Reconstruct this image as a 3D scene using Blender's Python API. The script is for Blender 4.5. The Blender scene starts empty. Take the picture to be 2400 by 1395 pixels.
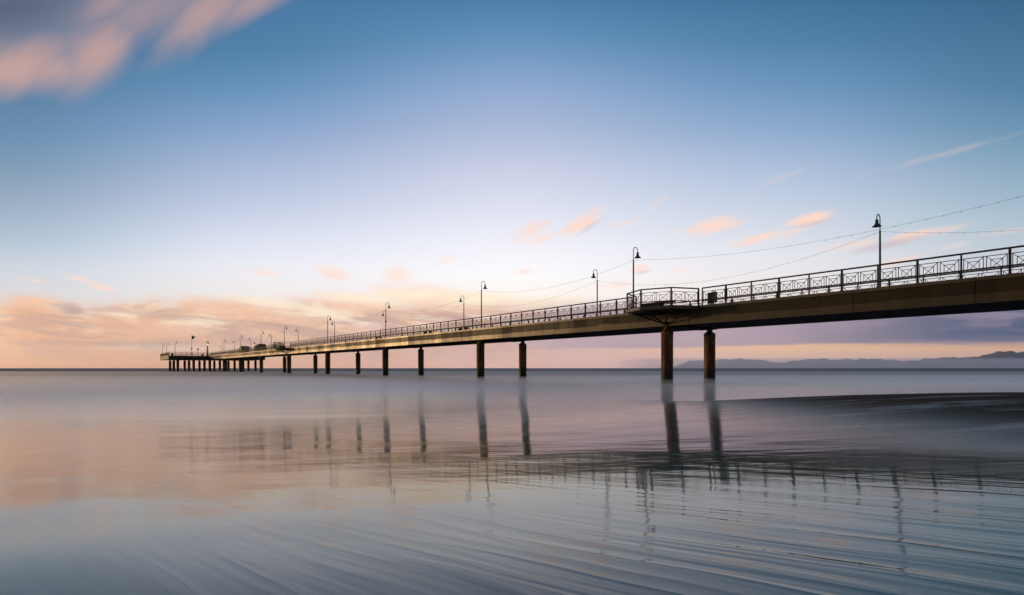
import bpy, bmesh, math, random
from mathutils import Vector, Matrix, noise as mnoise

random.seed(7)
C = bpy.context.scene.collection
scene = bpy.context.scene

# ----------------------------------------------------------------------------
# measures (metres). Sea level z = 0. The pier runs out to sea along P, Q points
# across it (from its near side to its far side); D is the distance of a line
# parallel to the pier from the tripod, t the distance along the pier.
# ----------------------------------------------------------------------------
F = 1300.0                      # focal length in photo pixels (19.5 mm on 36 mm)
VPX = 217.0
TH = math.atan((1200 - VPX) / F)
CT, ST = math.cos(TH), math.sin(TH)
PHI = math.pi / 2 + TH          # rotation of the pier's own frame (x = t, y = -D)
CAM_Z = 1.1
D_NEAR, D_FAR = 31.5, 36.95
Z_DECK, Z_SOFFIT, Z_COL = 5.16, 4.03, 3.70
BAY, PANEL = 23.3, 23.3 / 14
BEND0 = 24.3                    # t of the bent under the big viewing platform
T0, T_HEAD, T_END = -16.0, 210.6, 239.8
HEAD_D0, HEAD_D1 = 19.75, 49.0


def W(t, d, z=0.0):
    return Vector((-ST * t + CT * d, CT * t + ST * d, z))


def lin(c):
    out = []
    for v in c:
        v = v / 255.0
        out.append(v / 12.92 if v <= 0.04045 else ((v + 0.055) / 1.055) ** 2.4)
    return out


# ----------------------------------------------------------------------------
# node helper
# ----------------------------------------------------------------------------
class NB:
    def __init__(self, nt):
        self.nt = nt

    def new(self, typ, **kw):
        n = self.nt.nodes.new(typ)
        for k, v in kw.items():
            setattr(n, k, v)
        return n

    def link(self, a, b):
        self.nt.links.new(a, b)

    def put(self, sock, v):
        if isinstance(v, bpy.types.NodeSocket):
            self.link(v, sock)
        elif isinstance(v, (tuple, list)):
            v = list(v)
            if len(v) == 3 and sock.type == 'RGBA':
                v = v + [1.0]
            sock.default_value = v
        else:
            sock.default_value = v

    def m(self, op, a, b=None, c=None, clamp=False):
        n = self.new('ShaderNodeMath', operation=op)
        n.use_clamp = clamp
        self.put(n.inputs[0], a)
        if b is not None:
            self.put(n.inputs[1], b)
        if c is not None:
            self.put(n.inputs[2], c)
        return n.outputs[0]

    def add(self, a, b): return self.m('ADD', a, b)
    def sub(self, a, b): return self.m('SUBTRACT', a, b)
    def mul(self, a, b): return self.m('MULTIPLY', a, b)
    def div(self, a, b): return self.m('DIVIDE', a, b)
    def mad(self, a, b, c): return self.m('MULTIPLY_ADD', a, b, c)

    def ss(self, x, a, b, lo=0.0, hi=1.0):
        n = self.new('ShaderNodeMapRange', interpolation_type='SMOOTHSTEP')
        self.put(n.inputs[0], x)
        if a > b:
            a, b, lo, hi = b, a, hi, lo
        for i, v in enumerate((a, b, lo, hi)):
            n.inputs[1 + i].default_value = v
        return n.outputs[0]

    def lerp(self, x, a, b, lo=0.0, hi=1.0):
        n = self.new('ShaderNodeMapRange')
        self.put(n.inputs[0], x)
        if a > b:
            a, b, lo, hi = b, a, hi, lo
        for i, v in enumerate((a, b, lo, hi)):
            n.inputs[1 + i].default_value = v
        return n.outputs[0]

    def vec(self, x, y, z=0.0):
        n = self.new('ShaderNodeCombineXYZ')
        for i, v in enumerate((x, y, z)):
            self.put(n.inputs[i], v)
        return n.outputs[0]

    def noise(self, v, scale=1.0, detail=2.0, rough=0.5, dist=0.0):
        n = self.new('ShaderNodeTexNoise')
        self.put(n.inputs['Vector'], v)
        n.inputs['Scale'].default_value = scale
        n.inputs['Detail'].default_value = detail
        n.inputs['Roughness'].default_value = rough
        n.inputs['Distortion'].default_value = dist
        return n.outputs[0]

    def mix(self, f, a, b):
        n = self.new('ShaderNodeMix', data_type='RGBA')
        self.put(n.inputs[0], f)
        self.put(n.inputs[6], a)
        self.put(n.inputs[7], b)
        return n.outputs[2]

    def ramp(self, x, stops, interp='LINEAR'):
        n = self.new('ShaderNodeValToRGB')
        n.color_ramp.interpolation = interp
        els = n.color_ramp.elements
        while len(els) < len(stops):
            els.new(0.5)
        for e, (p, c) in zip(els, stops):
            e.position = p
            e.color = list(c) + [1.0]
        self.put(n.inputs[0], x)
        return n.outputs[0]


def material(name):
    m = bpy.data.materials.new(name)
    m.use_nodes = True
    nt = m.node_tree
    nb = NB(nt)
    bs = next(n for n in nt.nodes if n.type == 'BSDF_PRINCIPLED')
    return m, nb, bs


def obj_pos(nb):
    return nb.new('ShaderNodeTexCoord').outputs['Object']


def sep(nb, v):
    n = nb.new('ShaderNodeSeparateXYZ')
    nb.put(n.inputs[0], v)
    return n.outputs


# ----------------------------------------------------------------------------
# materials
# ----------------------------------------------------------------------------
def mat_simple(name, col, rough=0.5, metal=0.0, var=0.25, scale=6.0, ior=1.5):
    m, nb, bs = material(name)
    v = obj_pos(nb)
    n = nb.noise(v, scale, 4, 0.6)
    c = lin(col)
    k = nb.ramp(n, [(0.25, [x * (1 - var) for x in c]), (0.75, [x * (1 + var) for x in c])])
    nb.put(bs.inputs['Base Color'], k)
    nb.put(bs.inputs['Roughness'], nb.lerp(n, 0.2, 0.8, rough * 0.8, min(1, rough * 1.2)))
    bs.inputs['Metallic'].default_value = metal
    bs.inputs['IOR'].default_value = ior
    return m


M = {}
M['iron'] = mat_simple('dark_painted_iron', (38, 36, 34), 0.6, 0.0, 0.3, 5, 1.35)
M['pole'] = mat_simple('grey_painted_steel', (74, 72, 72), 0.4, 0.2, 0.25, 4)
M['shade'] = mat_simple('enamelled_shade', (66, 70, 74), 0.35, 0.3, 0.2, 8)
M['glass'] = mat_simple('frosted_bulb', (150, 150, 148), 0.3, 0.0, 0.05)
M['cable'] = mat_simple('rubber_cable', (66, 60, 70), 0.6, 0.0, 0.1)
M['wood'] = mat_simple('weathered_timber', (70, 60, 50), 0.7, 0.0, 0.35, 9)
M['cabinet'] = mat_simple('dark_green_enamel', (46, 56, 56), 0.35, 0.0, 0.2, 4)
M['galv'] = mat_simple('galvanised_plate', (92, 98, 104), 0.4, 0.3, 0.2, 5)
M['yellow'] = mat_simple('yellow_paint', (205, 160, 30), 0.5, 0.0, 0.2, 4)
M['flag'] = mat_simple('flag_cloth', (120, 122, 140), 0.8, 0.0, 0.1, 3)
M['tarp'] = mat_simple('dark_canvas', (34, 31, 30), 0.8, 0.0, 0.3, 4)
M['pale'] = mat_simple('pale_blue_paint', (150, 160, 172), 0.5, 0.0, 0.1, 4)


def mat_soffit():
    m, nb, bs = material('shaded_soffit_concrete')
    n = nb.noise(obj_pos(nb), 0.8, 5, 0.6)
    nb.put(bs.inputs['Base Color'], nb.ramp(n, [(0.3, (0.012, 0.011, 0.010)), (0.7, (0.026, 0.023, 0.020))]))  # near black: the shade under the deck is put into the colour
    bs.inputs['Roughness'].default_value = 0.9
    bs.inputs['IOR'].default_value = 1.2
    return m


M['soffit'] = mat_soffit()


def mat_deck():
    m, nb, bs = material('deck_paving')
    v = obj_pos(nb)
    n = nb.noise(v, 2.0, 5, 0.6)
    nb.put(bs.inputs['Base Color'], nb.ramp(n, [(0.3, (0.13, 0.115, 0.095)), (0.7, (0.22, 0.20, 0.17))]))
    bs.inputs['Roughness'].default_value = 0.7
    return m


M['deck'] = mat_deck()


def mat_cladding(name, dark, light, rough, ior, spec_tint=None, streak=0.5):
    """facing slabs: tone varies slab by slab, with vertical weather streaks"""
    m, nb, bs = material(name)
    v = obj_pos(nb)
    x, y, z = sep(nb, v)
    cell = nb.m('FLOOR', nb.div(x, PANEL))
    w = nb.new('ShaderNodeTexWhiteNoise', noise_dimensions='1D')
    nb.put(w.inputs['W'], cell)
    slab = w.outputs[0]
    st = nb.noise(nb.vec(nb.mul(x, 2.2), nb.mul(y, 2.2), nb.mul(z, 0.35)), 1.0, 5, 0.65)
    blot = nb.noise(nb.vec(nb.mul(x, 0.35), y, nb.mul(z, 1.5)), 1.0, 4, 0.6)
    tone = nb.add(nb.mul(slab, 0.34), nb.add(nb.mul(st, streak), nb.mul(blot, 0.4)))
    nb.put(bs.inputs['Base Color'], nb.ramp(tone, [(0.3, dark), (0.95, light)]))
    nb.put(bs.inputs['Roughness'], nb.lerp(nb.add(nb.mul(slab, .5), nb.mul(st, .7)), 0.2, 1.0, rough * 0.7, rough * 1.35))
    bs.inputs['IOR'].default_value = ior
    b = nb.new('ShaderNodeBump')
    b.inputs['Strength'].default_value = 0.25
    b.inputs['Distance'].default_value = 0.02
    nb.put(b.inputs['Height'], nb.noise(v, 9.0, 4, 0.6))
    nb.link(b.outputs[0], bs.inputs['Normal'])
    return m


M['clad_up'] = mat_cladding('weathered_shaded_facing', (0.010, 0.008, 0.005), (0.042, 0.031, 0.016), 0.55, 1.3, None, 0.9)  # upper tier darker: the coping's shadow is put into its colour
M['clad_low'] = mat_cladding('polished_lit_facing', (0.013, 0.009, 0.0045), (0.060, 0.038, 0.016), 0.40, 1.48, None, 0.9)  # lower tier lighter and warmer: the sunlit strip is put into its colour
M['coping'] = mat_cladding('coping_stone', (0.03, 0.025, 0.017), (0.11, 0.088, 0.058), 0.4, 1.55)


def mat_rust():
    m, nb, bs = material('rusty_steel_casing')
    v = obj_pos(nb)
    x, y, z = sep(nb, v)
    g = nb.new('ShaderNodeObjectInfo').outputs['Random']
    off = nb.mul(g, 57.0)
    vv = nb.vec(nb.add(nb.mul(x, 3.4), off), nb.mul(y, 3.4), nb.mul(z, 0.5))
    st = nb.noise(vv, 1.0, 6, 0.62)
    vv2 = nb.vec(nb.add(nb.mul(x, 1.6), off), nb.mul(y, 1.6), nb.mul(z, 0.55))
    pt = nb.noise(vv2, 1.0, 4, 0.55, 0.6)
    rust = nb.ramp(st, [(0.30, (0.018, 0.009, 0.005)), (0.46, (0.085, 0.020, 0.005)), (0.58, (0.19, 0.055, 0.012)), (0.74, (0.30, 0.14, 0.038))])
    pale = nb.ramp(st, [(0.3, (0.07, 0.032, 0.008)), (0.7, (0.26, 0.15, 0.045))])
    col = nb.mix(nb.ss(pt, 0.50, 0.60), rust, pale)
    # weed and tar below the splash line (a stain of its own, ragged top edge)
    edge = nb.add(z, nb.mul(nb.sub(nb.noise(vv2, 1.5, 3, 0.6), 0.5), 2.2))
    col = nb.mix(nb.ss(edge, 1.35, 0.95), col, (0.008, 0.007, 0.006))
    nb.put(bs.inputs['Base Color'], col)
    nb.put(bs.inputs['Roughness'], nb.lerp(st, 0.3, 0.7, 0.75, 0.45))
    b = nb.new('ShaderNodeBump')
    b.inputs['Strength'].default_value = 0.5
    b.inputs['Distance'].default_value = 0.02
    nb.put(b.inputs['Height'], nb.noise(v, 7.0, 5, 0.65))
    nb.link(b.outputs[0], bs.inputs['Normal'])
    return m


M['rust'] = mat_rust()


def mat_hill():
    m, nb, bs = material('wooded_hillside')
    v = obj_pos(nb)
    n = nb.noise(v, 0.004, 6, 0.6)
    nb.put(bs.inputs['Base Color'], nb.ramp(n, [(0.3, (0.08, 0.08, 0.10)), (0.7, (0.15, 0.15, 0.18))]))
    bs.inputs['Roughness'].default_value = 0.95
    bs.inputs['IOR'].default_value = 1.2
    return m


M['hill'] = mat_hill()


def mat_sea():
    m, nb, bs = material('sea_water')
    pos = nb.new('ShaderNodeNewGeometry').outputs['Position']
    x, y, z = sep(nb, pos)
    # lines of swell, long across the view and narrow along it
    a = math.radians(12)
    u = nb.add(nb.mul(x, math.cos(a)), nb.mul(y, math.sin(a)))
    w = nb.sub(nb.mul(y, math.cos(a)), nb.mul(x, math.sin(a)))
    band = nb.noise(nb.vec(nb.mul(u, 0.012), nb.mul(w, 0.085)), 1.0, 4, 0.6, 0.5)
    fine = nb.noise(nb.vec(nb.mul(u, 0.10), nb.mul(w, 0.9)), 1.0, 3, 0.6, 0.3)
    foam = nb.add(nb.mul(band, 0.75), nb.mul(fine, 0.25))
    near = nb.ss(nb.sub(y, nb.mul(x, 0.35)), 75.0, 22.0)
    wash = nb.ss(nb.sub(y, nb.mul(x, 0.45)), 9.0, 40.0)
    rough_far = nb.ss(nb.sub(y, nb.mul(x, 0.25)), 45.0, 110.0)
    col_d = nb.mix(nb.ss(foam, 0.36, 0.62), (0.030, 0.060, 0.090), (0.11, 0.145, 0.19))
    col_n = nb.mix(nb.ss(foam, 0.30, 0.62), (0.27, 0.30, 0.38), (0.66, 0.67, 0.77))
    nb.put(bs.inputs['Base Color'], nb.mix(nb.m('POWER', wash, 0.5), (0.22, 0.22, 0.24), nb.mix(near, col_d, col_n)))
    nb.put(bs.inputs['Roughness'], nb.add(nb.add(0.10, nb.mul(wash, nb.lerp(foam, 0.3, 0.7, 0.20, 0.32))), nb.mul(rough_far, 0.24)))
    nb.put(bs.inputs['IOR'], nb.lerp(rough_far, 0.0, 1.0, 1.30, 1.19))
    b = nb.new('ShaderNodeBump')
    b.inputs['Strength'].default_value = 0.8
    b.inputs['Distance'].default_value = 0.05
    nb.put(b.inputs['Height'], foam)
    nb.link(b.outputs[0], bs.inputs['Normal'])
    return m


def mat_sand():
    m, nb, bs = material('wet_sand')
    pos = nb.new('ShaderNodeNewGeometry').outputs['Position']
    x, y, z = sep(nb, pos)
    # backwash rills run from the sea (upper left) down to the right
    a = math.radians(-42)
    u = nb.add(nb.mul(x, math.cos(a)), nb.mul(y, math.sin(a)))     # along the rills
    w = nb.sub(nb.mul(y, math.cos(a)), nb.mul(x, math.sin(a)))     # across them
    warp = nb.noise(nb.vec(nb.mul(u, 0.9), nb.mul(w, 1.3)), 1.0, 2, 0.5)
    w2 = nb.add(w, nb.mul(warp, 0.14))
    r1 = nb.noise(nb.vec(nb.mul(u, 0.30), nb.mul(w2, 4.9), 11.3), 1.0, 3, 0.46)
    r2 = nb.noise(nb.vec(nb.mul(u, 1.1), nb.mul(w2, 11.0), 3.0), 1.0, 3, 0.55)
    ridge = nb.m('POWER', nb.sub(1.0, nb.m('ABSOLUTE', nb.mad(r1, 4.0, -2.0)), ), 2.0)
    ridge = nb.m('MAXIMUM', ridge, 0.0)
    # cross ripples seen edge-on at mid distance
    q1 = nb.noise(nb.vec(nb.mul(x, 0.55), nb.mul(nb.add(y, nb.mul(x, 0.10)), 5.5)), 1.0, 3, 0.55, 0.4)
    grain = nb.noise(pos, 160.0, 2, 0.6)
    dry0 = nb.mul(nb.ss(nb.sub(x, nb.mul(y, 0.15)), 1.1, 5.0), nb.ss(y, 2.7, 4.2))
    h = nb.add(nb.mul(r1, 0.030), nb.mul(r2, 0.0060))
    h = nb.add(h, nb.mul(nb.mul(ridge, 0.024), nb.ss(y, 3.2, 1.5, 0.05, 1.0)))
    h = nb.mul(h, nb.ss(y, 7.0, 2.6, 0.15, 1.0))
    h = nb.add(h, nb.mul(nb.mul(nb.mul(q1, 0.032), nb.sub(1.0, nb.mul(dry0, 0.75))), nb.ss(y, 2.0, 5.0, 0.1, 1.0)))
    h = nb.add(h, nb.mul(grain, 0.00010))
    # the bank on the right drains and is dull; the rest carries a film of water
    dry = dry0
    pud = nb.noise(nb.vec(nb.mul(x, 0.40), nb.mul(y, 1.1), 5.0), 1.0, 4, 0.6, 0.6)
    dry = nb.m('MULTIPLY', dry, nb.ss(pud, 0.70, 0.52, 0.66, 1.0))
    tone = nb.noise(nb.vec(nb.mul(u, 0.5), nb.mul(w, 1.4), 9.0), 1.0, 4, 0.6)
    wet_col = nb.ramp(tone, [(0.3, (0.036, 0.082, 0.086)), (0.7, (0.062, 0.116, 0.120))])
    col = nb.mix(dry, wet_col, (0.050, 0.037, 0.028))
    milk = nb.ss(nb.add(z, nb.mul(nb.sub(tone, 0.5), 0.10)), 0.10, -0.03)
    col = nb.mix(milk, col, (0.22, 0.22, 0.24))
    nb.put(bs.inputs['Base Color'], col)
    rgh = nb.lerp(tone, 0.3, 0.7, 0.035, 0.085)
    rgh = nb.add(nb.add(rgh, nb.mul(milk, 0.05)), nb.mul(dry, 0.45))
    rgh = nb.add(rgh, nb.mul(nb.ss(y, 3.0, 8.0), 0.045))
    nb.put(bs.inputs['Roughness'], rgh)
    nb.put(bs.inputs['IOR'], nb.lerp(dry, 0.0, 1.0, 1.42, 1.025))
    b = nb.new('ShaderNodeBump')
    b.inputs['Strength'].default_value = 1.0
    b.inputs['Distance'].default_value = 0.075
    nb.put(b.inputs['Height'], h)
    nb.link(b.outputs[0], bs.inputs['Normal'])
    return m


M['sea'] = mat_sea()
M['sand'] = mat_sand()


def mat_volume(name, col, density, aniso=0.0):
    m = bpy.data.materials.new(name)
    m.use_nodes = True
    nt = m.node_tree
    for n in list(nt.nodes):
        if n.type != 'OUTPUT_MATERIAL':
            nt.nodes.remove(n)
    out = next(n for n in nt.nodes if n.type == 'OUTPUT_MATERIAL')
    v = nt.nodes.new('ShaderNodeVolumePrincipled')
    v.inputs['Color'].default_value = list(col) + [1.0]
    v.inputs['Density'].default_value = density
    v.inputs['Anisotropy'].default_value = aniso
    nt.links.new(v.outputs[0], out.inputs['Volume'])
    return m


# ----------------------------------------------------------------------------
# mesh helpers
# ----------------------------------------------------------------------------
class MB:
    """collects simple shapes into one mesh"""

    def __init__(self):
        self.v, self.f = [], []

    def box(self, x0, x1, y0, y1, z0, z1):
        n = len(self.v)
        self.v += [(x0, y0, z0), (x1, y0, z0), (x1, y1, z0), (x0, y1, z0), (x0, y0, z1), (x1, y0, z1), (x1, y1, z1), (x0, y1, z1)]
        self.f += [tuple(n + i for i in q) for q in ((3, 2, 1, 0), (4, 5, 6, 7), (0, 1, 5, 4), (1, 2, 6, 5), (2, 3, 7, 6), (3, 0, 4, 7))]
        return self

    def hexa(self, pts):
        n = len(self.v)
        self.v += [tuple(p) for p in pts]
        self.f += [tuple(n + i for i in q) for q in ((3, 2, 1, 0), (4, 5, 6, 7), (0, 1, 5, 4), (1, 2, 6, 5), (2, 3, 7, 6), (3, 0, 4, 7))]
        return self

    def tube(self, path, r, seg=8, caps=True):
        path = [Vector(p) for p in path]
        rs = r if isinstance(r, (list, tuple)) else [r] * len(path)
        n0 = len(self.v)
        up = None
        for i, p in enumerate(path):
            a = path[max(0, i - 1)]
            b = path[min(len(path) - 1, i + 1)]
            d = (b - a).normalized()
            if up is None:
                ref = Vector((0, 0, 1)) if abs(d.z) < 0.9 else Vector((1, 0, 0))
                up = (ref - d * ref.dot(d)).normalized()
            else:
                up = (up - d * up.dot(d)).normalized()
            s = d.cross(up)
            for k in range(seg):
                an = 2 * math.pi * (k + 0.5) / seg
                q = p + (up * math.cos(an) + s * math.sin(an)) * rs[i]
                self.v.append(tuple(q))
        for i in range(len(path) - 1):
            for k in range(seg):
                k2 = (k + 1) % seg
                self.f.append((n0 + i * seg + k, n0 + i * seg + k2, n0 + (i + 1) * seg + k2, n0 + (i + 1) * seg + k))
        if caps:
            self.f.append(tuple(n0 + k for k in range(seg))[::-1])
            e = n0 + (len(path) - 1) * seg
            self.f.append(tuple(e + k for k in range(seg)))
        return self

    def lathe(self, prof, seg=24, cx=0.0, cy=0.0):
        n0 = len(self.v)
        for r, z in prof:
            for k in range(seg):
                a = 2 * math.pi * k / seg
                self.v.append((cx + r * math.cos(a), cy + r * math.sin(a), z))
        for i in range(len(prof) - 1):
            for k in range(seg):
                k2 = (k + 1) % seg
                self.f.append((n0 + i * seg + k, n0 + i * seg + k2, n0 + (i + 1) * seg + k2, n0 + (i + 1) * seg + k))
        self.f.append(tuple(n0 + k for k in range(seg))[::-1])
        e = n0 + (len(prof) - 1) * seg
        self.f.append(tuple(e + k for k in range(seg)))
        return self

    def prism(self, poly, z0, z1):
        n0, n = len(self.v), len(poly)
        self.v += [(x, y, z0) for x, y in poly] + [(x, y, z1) for x, y in poly]
        self.f.append(tuple(n0 + k for k in range(n))[::-1])
        self.f.append(tuple(n0 + n + k for k in range(n)))
        for k in range(n):
            k2 = (k + 1) % n
            self.f.append((n0 + k, n0 + k2, n0 + n + k2, n0 + n + k))
        return self

    def mesh(self, name, mat, smooth=False):
        me = bpy.data.meshes.new(name)
        me.from_pydata(self.v, [], self.f)
        me.update()
        bm = bmesh.new()
        bm.from_mesh(me)
        bmesh.ops.recalc_face_normals(bm, faces=bm.faces)
        bm.to_mesh(me)
        bm.free()
        if smooth:
            for p in me.polygons:
                p.use_smooth = len(p.vertices) == 4
        me.materials.append(mat)
        return me

    def build(self, name, mat, parent=None, smooth=False):
        return link(name, self.mesh(name, mat, smooth), parent)


def link(name, me, parent=None):
    o = bpy.data.objects.new(name, me)
    C.objects.link(o)
    if parent is not None:
        o.parent = parent
    return o


def tag(o, label=None, cat=None, group=None, kind=None):
    for k, v in (('label', label), ('category', cat), ('group', group), ('kind', kind)):
        if v:
            o[k] = v
    return o


def empty(name, loc, rz, label, cat, group=None):
    o = bpy.data.objects.new(name, None)
    C.objects.link(o)
    o.location = loc
    o.rotation_euler = (0, 0, rz)
    o.empty_display_size = 0.3
    return tag(o, label, cat, group)


# ----------------------------------------------------------------------------
# the pier: one thing, built in its own frame (x = t, y = -D)
# ----------------------------------------------------------------------------
pier = empty('pier', (0, 0, 0), PHI, 'long concrete pier on rusty round pillars running far out over the calm sea', 'pier')


def Lc(t, d):
    return (t, -d)


# deck and box girder
mb = MB().box(T0, T_HEAD, -D_FAR + 0.12, -D_NEAR - 0.12, 5.02, 5.10)
mb.build('deck', M['deck'], pier)
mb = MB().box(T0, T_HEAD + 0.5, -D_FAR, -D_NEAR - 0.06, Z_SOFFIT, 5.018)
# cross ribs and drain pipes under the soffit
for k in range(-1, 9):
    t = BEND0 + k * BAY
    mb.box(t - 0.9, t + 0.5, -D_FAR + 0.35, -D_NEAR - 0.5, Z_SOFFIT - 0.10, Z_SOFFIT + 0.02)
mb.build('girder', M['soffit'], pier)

# facing slabs of the near and the far side, each set a little off its neighbours
rnd = random.Random(3)
for side, dface in ((-1, D_NEAR), (1, D_FAR + 0.06)):
    up, low, cops = MB(), MB(), [MB()]
    last_cop = True
    n = int((T_HEAD - T0) / PANEL)
    for i in range(n):
        a, b = T0 + i * PANEL + 0.006, T0 + (i + 1) * PANEL - 0.006
        jit = rnd.uniform(0.0, 0.012)
        tl = rnd.uniform(-0.008, 0.008)
        zs = 4.43 + rnd.choice((0, 0, 0, 0.05, -0.04, 0.09)) * 0.8  # uneven lower edge of the painted coping shadow
        y0, y1 = -dface + side * 0.055, -dface           # inner, outer
        o1, o2 = -dface - side * (jit + tl), -dface - side * (jit - tl)
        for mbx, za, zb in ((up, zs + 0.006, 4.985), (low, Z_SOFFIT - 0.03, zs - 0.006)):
            o3, o4 = o1, o2
            if mbx is low:
                o3, o4 = o1 - side * 0.010, o2 - side * 0.010
            if side < 0:
                pts = [(a, y0, za), (b, y0, za), (b, o4, za), (a, o3, za), (a, y0, zb), (b, y0, zb), (b, o2, zb), (a, o1, zb)]
            else:
                pts = [(a, o3, za), (b, o4, za), (b, y0, za), (a, y0, za), (a, o1, zb), (b, o2, zb), (b, y0, zb), (a, y0, zb)]
            mbx.hexa(pts)
        cz = rnd.uniform(-0.008, 0.008)
        ya, yb = sorted((-dface - side * (0.09 + rnd.uniform(-.01, .01)), -dface + side * 0.22))
        if not (side < 0 and (abs(a + PANEL / 2 - 24.1) < 2.3 or abs(a + PANEL / 2 - 117.5) < 2.3)):
            if not last_cop:
                cops.append(MB())
            last_cop = True
            cops[-1].box(a, b, ya, yb, 4.992, Z_DECK + cz)
        else:
            last_cop = False
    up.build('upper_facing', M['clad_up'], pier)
    low.build('lower_facing', M['clad_low'], pier)
    for cop in cops:
        cop.build('coping', M['coping'], pier)

# pillars: rusty casing, capital sitting on it
R_COL = 0.41
pil = MB().lathe([(R_COL + 0.02, -2.0), (R_COL + 0.02, 0.0), (R_COL, 0.05), (R_COL, 3.44), (R_COL + 0.02, 3.46), (R_COL + 0.02, 3.60), (R_COL - 0.01, 3.62), (R_COL - 0.02, Z_COL - 0.03)], 32).mesh('pillar', M['rust'], True)
cap = MB().lathe([(R_COL - 0.08, Z_COL - 0.032), (R_COL - 0.10, Z_COL), (0.27, Z_COL + 0.05), (0.22, Z_COL + 0.12), (0.205, Z_COL + 0.22), (0.23, Z_SOFFIT - 0.003)], 20)
for k in range(8):
    a = 2 * math.pi * k / 8
    cx, cy = 0.36 * math.cos(a), 0.36 * math.sin(a)
    cap.box(cx - .03, cx + .03, cy - .03, cy + .03, Z_COL - 0.031, Z_COL + 0.05)
cap = cap.mesh('capital', M['rust'], False)


def pillar(t, d, s=1.0):
    o = link('pillar', pil, pier)
    o.location = (t, -d, 0)
    o.rotation_euler = (0, 0, rnd.uniform(0, 6.28))
    o.scale = (s, s, 1)
    c = link('capital', cap, o)
    return o


for k in range(-1, 8):
    t = BEND0 + k * BAY
    pillar(t, D_NEAR + 0.42)
    pillar(t - (0.5 if k > 0 else 0.0), D_FAR + (0.12 if k > 0 else 0.05))
for t in (213.2, 224.5, 236.0):
    for d in (22.5, 27.1, 31.9, 36.85, 41.7, 46.4):
        pillar(t, d)

# T-shaped head: slab with facing
hp = [(T_HEAD, -HEAD_D0), (T_END, -HEAD_D0), (T_END, -HEAD_D1), (T_HEAD, -HEAD_D1)]
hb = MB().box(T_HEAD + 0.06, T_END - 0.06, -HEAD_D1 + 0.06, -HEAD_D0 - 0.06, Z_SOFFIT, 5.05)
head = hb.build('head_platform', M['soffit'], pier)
hf, hc = MB(), MB()


def face_run(p0, p1, mf, mc):
    p0, p1 = Vector(p0), Vector(p1)
    L = (p1 - p0).length
    d = (p1 - p0) / L
    nrm = Vector((d.y, -d.x))
    n = max(1, round(L / PANEL))
    for i in range(n):
        a, b = p0 + d * (i * L / n + .006), p0 + d * ((i + 1) * L / n - .006)
        j = rnd.uniform(0, .012)
        ii, oo = -0.055, j
        for mbx, i_, o_, z0, z1 in ((mf, ii, oo, Z_SOFFIT - .03, 4.985), (mc, -.25, .08, 4.992, Z_DECK)):
            q = [a - nrm * -i_, b - nrm * -i_, b + nrm * o_, a + nrm * o_]
            mbx.hexa([(v.x, v.y, z0) for v in q] + [(v.x, v.y, z1) for v in q])


face_run(Lc(T_HEAD, D_NEAR), Lc(T_HEAD, HEAD_D0), hf, hc)
face_run(Lc(T_HEAD, HEAD_D0), Lc(T_END, HEAD_D0), hf, hc)
face_run(Lc(T_END, HEAD_D0), Lc(T_END, HEAD_D1), hf, hc)
face_run(Lc(T_END, HEAD_D1), Lc(T_HEAD, HEAD_D1), hf, hc)
face_run(Lc(T_HEAD, HEAD_D1), Lc(T_HEAD, D_FAR), hf, hc)
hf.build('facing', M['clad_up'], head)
hc.build('edge_coping', M['coping'], head)

# half-octagon viewing platforms on brackets
BELV = (24.1, 24.1 + 4 * BAY + 0.2)
OCT = [(2.6, 0.0), (1.84, 1.84), (0.0, 2.6), (-1.84, 1.84), (-2.6, 0.0)]       # (along, outwards)
for bt in BELV:
    poly = [(bt + a, -D_NEAR + o + 0.12 * (o / 2.6)) for a, o in OCT]
    poly = [(bt + 2.68, -D_NEAR - 0.02), (bt + 2.68, -D_NEAR + 0.10)] + [(bt + a * 1.04, -D_NEAR + o * 1.05) for a, o in OCT[1:4]] + [(bt - 2.68, -D_NEAR + 0.10), (bt - 2.68, -D_NEAR - 0.02)]
    plat = MB().prism(poly, 4.94, 5.155).build('viewing_platform', M['coping'], pier)
    br = MB()
    foot = (bt, -D_NEAR + 0.10, Z_SOFFIT + 0.10)
    br.box(bt - 0.16, bt + 0.16, -D_NEAR + 0.03, -D_NEAR + 0.16, Z_SOFFIT + 0.02, Z_SOFFIT + 0.24)
    for a, o in OCT[1:4]:
        tip = Vector((bt + a * 0.86, -D_NEAR + o * 0.86, 4.90))
        br.tube([foot, tip], 0.055, 6)
        root = Vector((bt + a * 0.15, -D_NEAR + 0.05, 4.90))
        br.tube([root, tip], 0.05, 6)
        mid = Vector(foot).lerp(tip, 0.55)
        br.tube([mid, (mid.x, mid.y, 4.90)], 0.035, 6)
        br.tube([mid, Vector(root).lerp(tip, 0.25)], 0.03, 6)
    ring = [Vector((bt + a * 0.86, -D_NEAR + o * 0.86, 4.895)) for a, o in OCT]
    ring[0].y = ring[-1].y = -D_NEAR + 0.05
    for i in range(4):
        br.tube([ring[i], ring[i + 1]], 0.05, 6)
    br.build('bracket', M['iron'], plat)

# ----------------------------------------------------------------------------
# railings
# ----------------------------------------------------------------------------
RH = 1.10


def post_mesh(w=0.035):
    b = MB().box(-w, w, -w, w, 0.0, RH - 0.03)
    b.box(-w * 1.9, w * 1.9, -w * 1.9, w * 1.9, -0.004, 0.018)
    b.lathe([(w * 0.9, RH - 0.032), (w * 1.2, RH), (w * 1.15, RH + 0.03), (w * 0.4, RH + 0.06)], 8)
    return b.mesh('post', M['iron'])


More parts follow.
